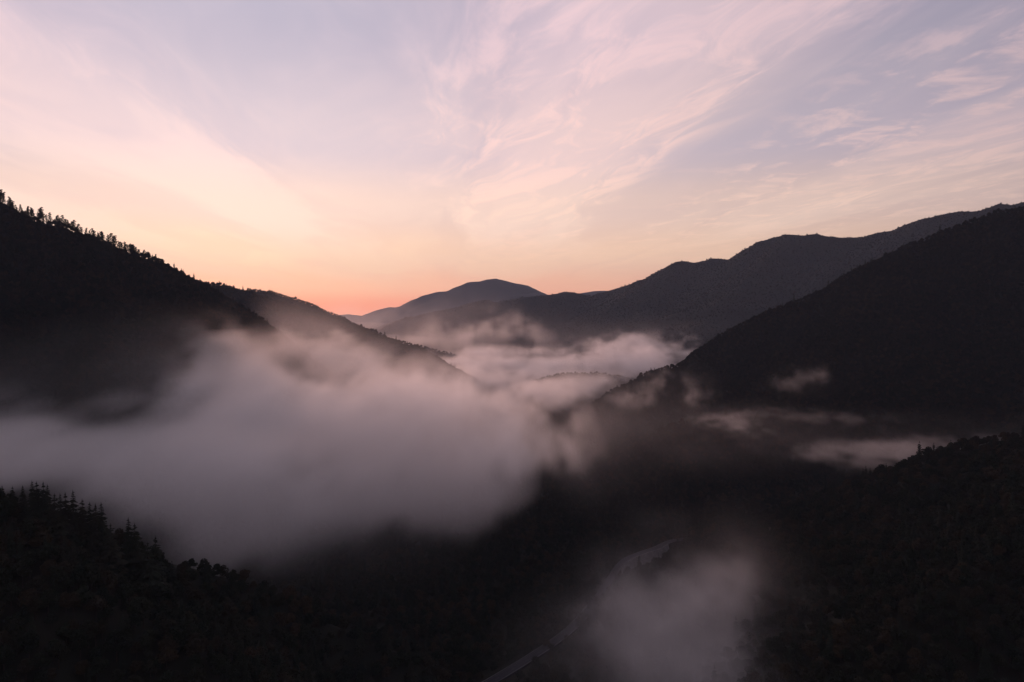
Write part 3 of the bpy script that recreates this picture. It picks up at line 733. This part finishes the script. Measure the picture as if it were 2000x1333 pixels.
def main_fog(X, Y, Z):
    B = blobs(X, Y, Z, [
        (-150, 850, 620, 170, 90, 22, .75), (60, 868, 620, 140, 80, 18, .75), (200, 885, 600, 110, 80, 20, .75), (60, 905, 570, 150, 110, 24, 1.15), (-120, 890, 570, 150, 110, 24, 1.1), (210, 925, 560, 100, 100, 22, 1.05), (310, 950, 550, 70, 80, 20, .9), (60, 790, 700, 200, 80, 16, .5), (340, 850, 680, 80, 110, 38, .9),
        (460, 840, 740, 120, 130, 50, 1.2), (600, 830, 800, 130, 140, 56, 1.3), (740, 825, 850, 130, 150, 54, 1.3), (860, 830, 880, 110, 140, 54, 1.35), (950, 830, 900, 90, 120, 56, 1.5), (1020, 850, 900, 56, 90, 56, 1.4),
        (470, 960, 560, 54, 60, 40, 1.2), (420, 1030, 520, 30, 44, 30, 1.2), (390, 970, 560, 30, 44, 34, 1.0), (490, 1050, 520, 36, 44, 22, .9), (560, 1000, 570, 50, 50, 26, .8), (640, 960, 640, 60, 60, 30, .8), (900, 920, 720, 74, 80, 40, 1.4), (985, 930, 720, 40, 60, 42, 1.4), (760, 940, 680, 70, 70, 26, .7), (920, 1000, 680, 44, 50, 24, 1.1), (1030, 890, 840, 54, 70, 54, 1.7), (1015, 950, 740, 36, 54, 40, 1.7), (940, 985, 690, 50, 50, 28, 1.3), (840, 980, 690, 60, 60, 26, 1.0), (720, 990, 640, 60, 60, 24, .8),
        (400, 705, 900, 34, 50, 44, 1.4), (380, 770, 850, 36, 50, 44, 1.3), (440, 690, 900, 30, 44, 34, 1.3), (480, 780, 850, 60, 60, 50, 1.3), (460, 700, 930, 44, 50, 40, 1.0), (510, 740, 950, 60, 70, 45, 1.1), (570, 658, 1050, 26, 40, 32, .8), (610, 695, 1080, 44, 56, 40, .8), (680, 700, 1150, 56, 70, 46, 1.0), (640, 655, 1150, 36, 50, 30, .6),
        (780, 735, 1250, 90, 100, 40, 1.0), (900, 770, 1350, 110, 120, 44, 1.1), (1000, 785, 1400, 100, 130, 38, 1.1), (1070, 790, 1400, 60, 100, 32, .9), (1060, 760, 1500, 90, 120, 30, 1.0), (1130, 775, 1550, 50, 80, 26, 1.0)], 0.68)
    n = torn(X, Y, Z, 125.0, 3, along=4.5)
    V = blobs(X, Y, Z, [(570, 655, 1250, 44, 60, 44, 2.0), (640, 668, 1300, 60, 60, 40, 2.2), (720, 700, 1350, 70, 60, 36, 1.8), (600, 690, 1600, 130, 90, 50, .7), (720, 705, 1650, 130, 90, 55, 1.0), (820, 735, 1650, 130, 90, 45, 1.0), (640, 630, 1500, 70, 80, 40, .6), (540, 620, 1650, 80, 80, 50, .6), (100, 770, 700, 220, 100, 46, .6), (300, 730, 800, 110, 100, 60, .6), (120, 900, 580, 200, 90, 34, .8), (620, 1020, 560, 120, 70, 40, .6), (1040, 900, 800, 90, 100, 60, .8), (1130, 870, 1050, 110, 100, 60, .8), (450, 1100, 500, 70, 50, 26, .5), (800, 850, 900, 300, 200, 90, .5)])
    return np.clip(carve(B, n) + .16 * V * np.clip((n - .28) / .4, 0, 1), 0, 1)
fog('fog_bank', 'thick pinkish grey fog bank filling the middle of the valley', (-640, 420, 20), (300, 1760, 330), 7.0, main_fog, 0.0105)
def low_fog(X, Y, Z):
    B = blobs(X, Y, Z, [(1290, 1180, 500, 38, 40, 24, 1.1), (1330, 1260, 455, 44, 36, 26, 1.3), (1220, 1260, 450, 32, 34, 20, 1.0), (1390, 1160, 500, 34, 36, 22, .9), (1430, 1120, 530, 20, 26, 18, .6), (1320, 1350, 410, 50, 44, 28, 1.5), (1240, 1350, 410, 30, 36, 20, .8), (1410, 1330, 420, 26, 36, 22, .8), (1220, 1180, 520, 28, 32, 12, .6), (1160, 1200, 520, 24, 32, 10, .5)])
    V = blobs(X, Y, Z, [(1290, 1020, 620, 34, 30, 16, .8), (1320, 1230, 470, 70, 50, 40, 1.0), (1400, 1130, 520, 50, 40, 34, .8), (1180, 1200, 520, 50, 40, 16, .8), (1250, 1100, 580, 50, 40, 20, .7), (1480, 1250, 470, 40, 40, 34, .5), (1150, 1290, 440, 50, 40, 24, .8), (1440, 1080, 560, 30, 34, 30, .9), (1300, 1330, 420, 90, 60, 44, .8)])
    n = torn(X, Y, Z, 70.0, 13, along=1.3)
    return np.clip(carve(B, n, bite=.6) + .17 * V * np.clip((n - .28) / .4, 0, 1), 0, 1)
fog('low_mist', 'soft detached puff of mist over the valley road', (-30, 300, 0), (320, 740, 160), 5.0, low_fog, 0.016)
def valley_fog(X, Y, Z):
    B = blobs(X, Y, Z, [(1060, 745, 2200, 170, 200, 24, 1.1), (1150, 735, 2300, 150, 200, 26, 1.1), (1240, 715, 2350, 130, 180, 26, 1.1), (930, 735, 2250, 130, 200, 28, 1.1), (900, 712, 2500, 160, 240, 30, 1.2), (1000, 718, 2500, 170, 260, 30, 1.2), (1090, 710, 2600, 160, 240, 32, 1.1), (1180, 698, 2500, 130, 200, 32, 1.1), (1250, 690, 2600, 130, 200, 34, 1.1), (1330, 688, 2700, 130, 200, 28, 1.0),
        (1000, 755, 1950, 140, 180, 34, 1.2), (1100, 775, 1850, 110, 140, 30, 1.2), (1170, 752, 1900, 90, 130, 32, 1.1), (1200, 672, 3000, 160, 150, 40, 1.1), (1290, 668, 3000, 170, 120, 36, 1.1), (1180, 705, 2450, 110, 120, 50, 1.0), (1270, 690, 2400, 100, 120, 50, 1.0), (950, 690, 3100, 180, 200, 28, 1.0), (1080, 690, 3100, 160, 160, 26, .9)])
    n = torn(X, Y, Z, 150.0, 23, 1.7, 1.6)
    V = blobs(X, Y, Z, [(1000, 715, 2600, 300, 300, 50, 1.0), (1200, 700, 2700, 300, 300, 50, 1.0), (1060, 770, 1900, 200, 200, 46, 1.0)])
    return np.clip(carve(B, n, bite=.75) + .10 * V, 0, 1)
fog('valley_mist', 'torn streaming mist lying in the far valley', (-420, 1650, 0), (1000, 3500, 220), 10.0, valley_fog, 0.0085)
def plume(X, Y, Z):
    B = blobs(X, Y, Z, [(985, 635, 3200, 120, 110, 64, 1.1), (1030, 655, 3200, 110, 110, 56, 1.0), (900, 650, 3200, 150, 130, 60, 1.1), (820, 672, 3200, 150, 130, 50, .9), (940, 692, 3200, 240, 130, 50, 1.1), (1090, 690, 3200, 130, 110, 44, .9)])
    V = blobs(X, Y, Z, [(940, 665, 3200, 330, 200, 120, 1.0), (760, 622, 4300, 300, 200, 110, 1.0), (700, 630, 4500, 300, 200, 110, .8), (1200, 665, 3400, 330, 160, 80, .9), (1380, 665, 3300, 300, 160, 80, .9), (900, 610, 4600, 300, 200, 120, .5)])
    n = torn(X, Y, Z, 230.0, 33)
    return np.clip(carve(B, n, bite=.6) + .25 * V * np.clip((n - .25) / .4, 0, 1), 0, 1)
fog('mist_plume', 'rosy plume of mist rising before the long range', (-1700, 2750, 20), (1500, 5000, 460), 18.0, plume, 0.0034)
def wisps(X, Y, Z):
    B = blobs(X, Y, Z, [(1610, 892, 830, 42, 50, 8, .8), (1680, 888, 830, 60, 50, 10, 1.0), (1760, 884, 830, 70, 50, 10, 1.1), (1840, 876, 825, 60, 50, 10, 1.0), (1900, 866, 820, 44, 40, 9, .8),
        (1430, 832, 980, 36, 44, 10, 1.1), (1470, 838, 970, 32, 36, 9, .9), (1380, 812, 980, 50, 44, 9, .9), (1500, 806, 1000, 84, 44, 10, .55), (1640, 826, 930, 74, 44, 10, .5)])
    V = blobs(X, Y, Z, [(1400, 860, 900, 110, 90, 36, .9), (1720, 880, 830, 120, 60, 16, .9), (1480, 825, 960, 130, 60, 20, .9), (1560, 850, 900, 110, 60, 22, .6), (1900, 850, 850, 90, 60, 24, .9)])
    n = torn(X, Y, Z, 66.0, 43, 2.4, 1.3)
    return np.clip(carve(B, n, bite=.85) + .13 * V * np.clip((n - .28) / .4, 0, 1), 0, 1)
fog('mist_wisp', 'thin level wisps of mist before the big wooded slope', (170, 730, 30), (740, 1080, 170), 4.5, wisps, 0.0085)
def slope_wisps(X, Y, Z):
    B = blobs(X, Y, Z, [(1555, 740, 1110, 28, 24, 18, 1.0), (1605, 738, 1110, 26, 24, 18, 1.0), (1525, 758, 1110, 22, 22, 14, .8), (1290, 735, 1400, 40, 50, 24, 1.1), (1320, 762, 1300, 44, 50, 24, .9), (1240, 775, 1400, 50, 50, 22, 1.0), (1350, 780, 1250, 40, 44, 22, .7)])
    V = blobs(X, Y, Z, [(1200, 840, 1150, 90, 60, 50, .9), (1300, 760, 1330, 80, 60, 40, .9), (1570, 750, 1110, 60, 30, 28, .7), (1320, 830, 1150, 80, 50, 36, .7)])
    n = torn(X, Y, Z, 60.0, 53, 1.0, 1.3)
    return np.clip(carve(B, n, bite=.9) + .14 * V * np.clip((n - .28) / .4, 0, 1), 0, 1)
fog('mist_shred', 'small torn shreds of mist clinging to the big slope', (90, 1040, 30), (600, 1480, 230), 5.0, slope_wisps, 0.0075)
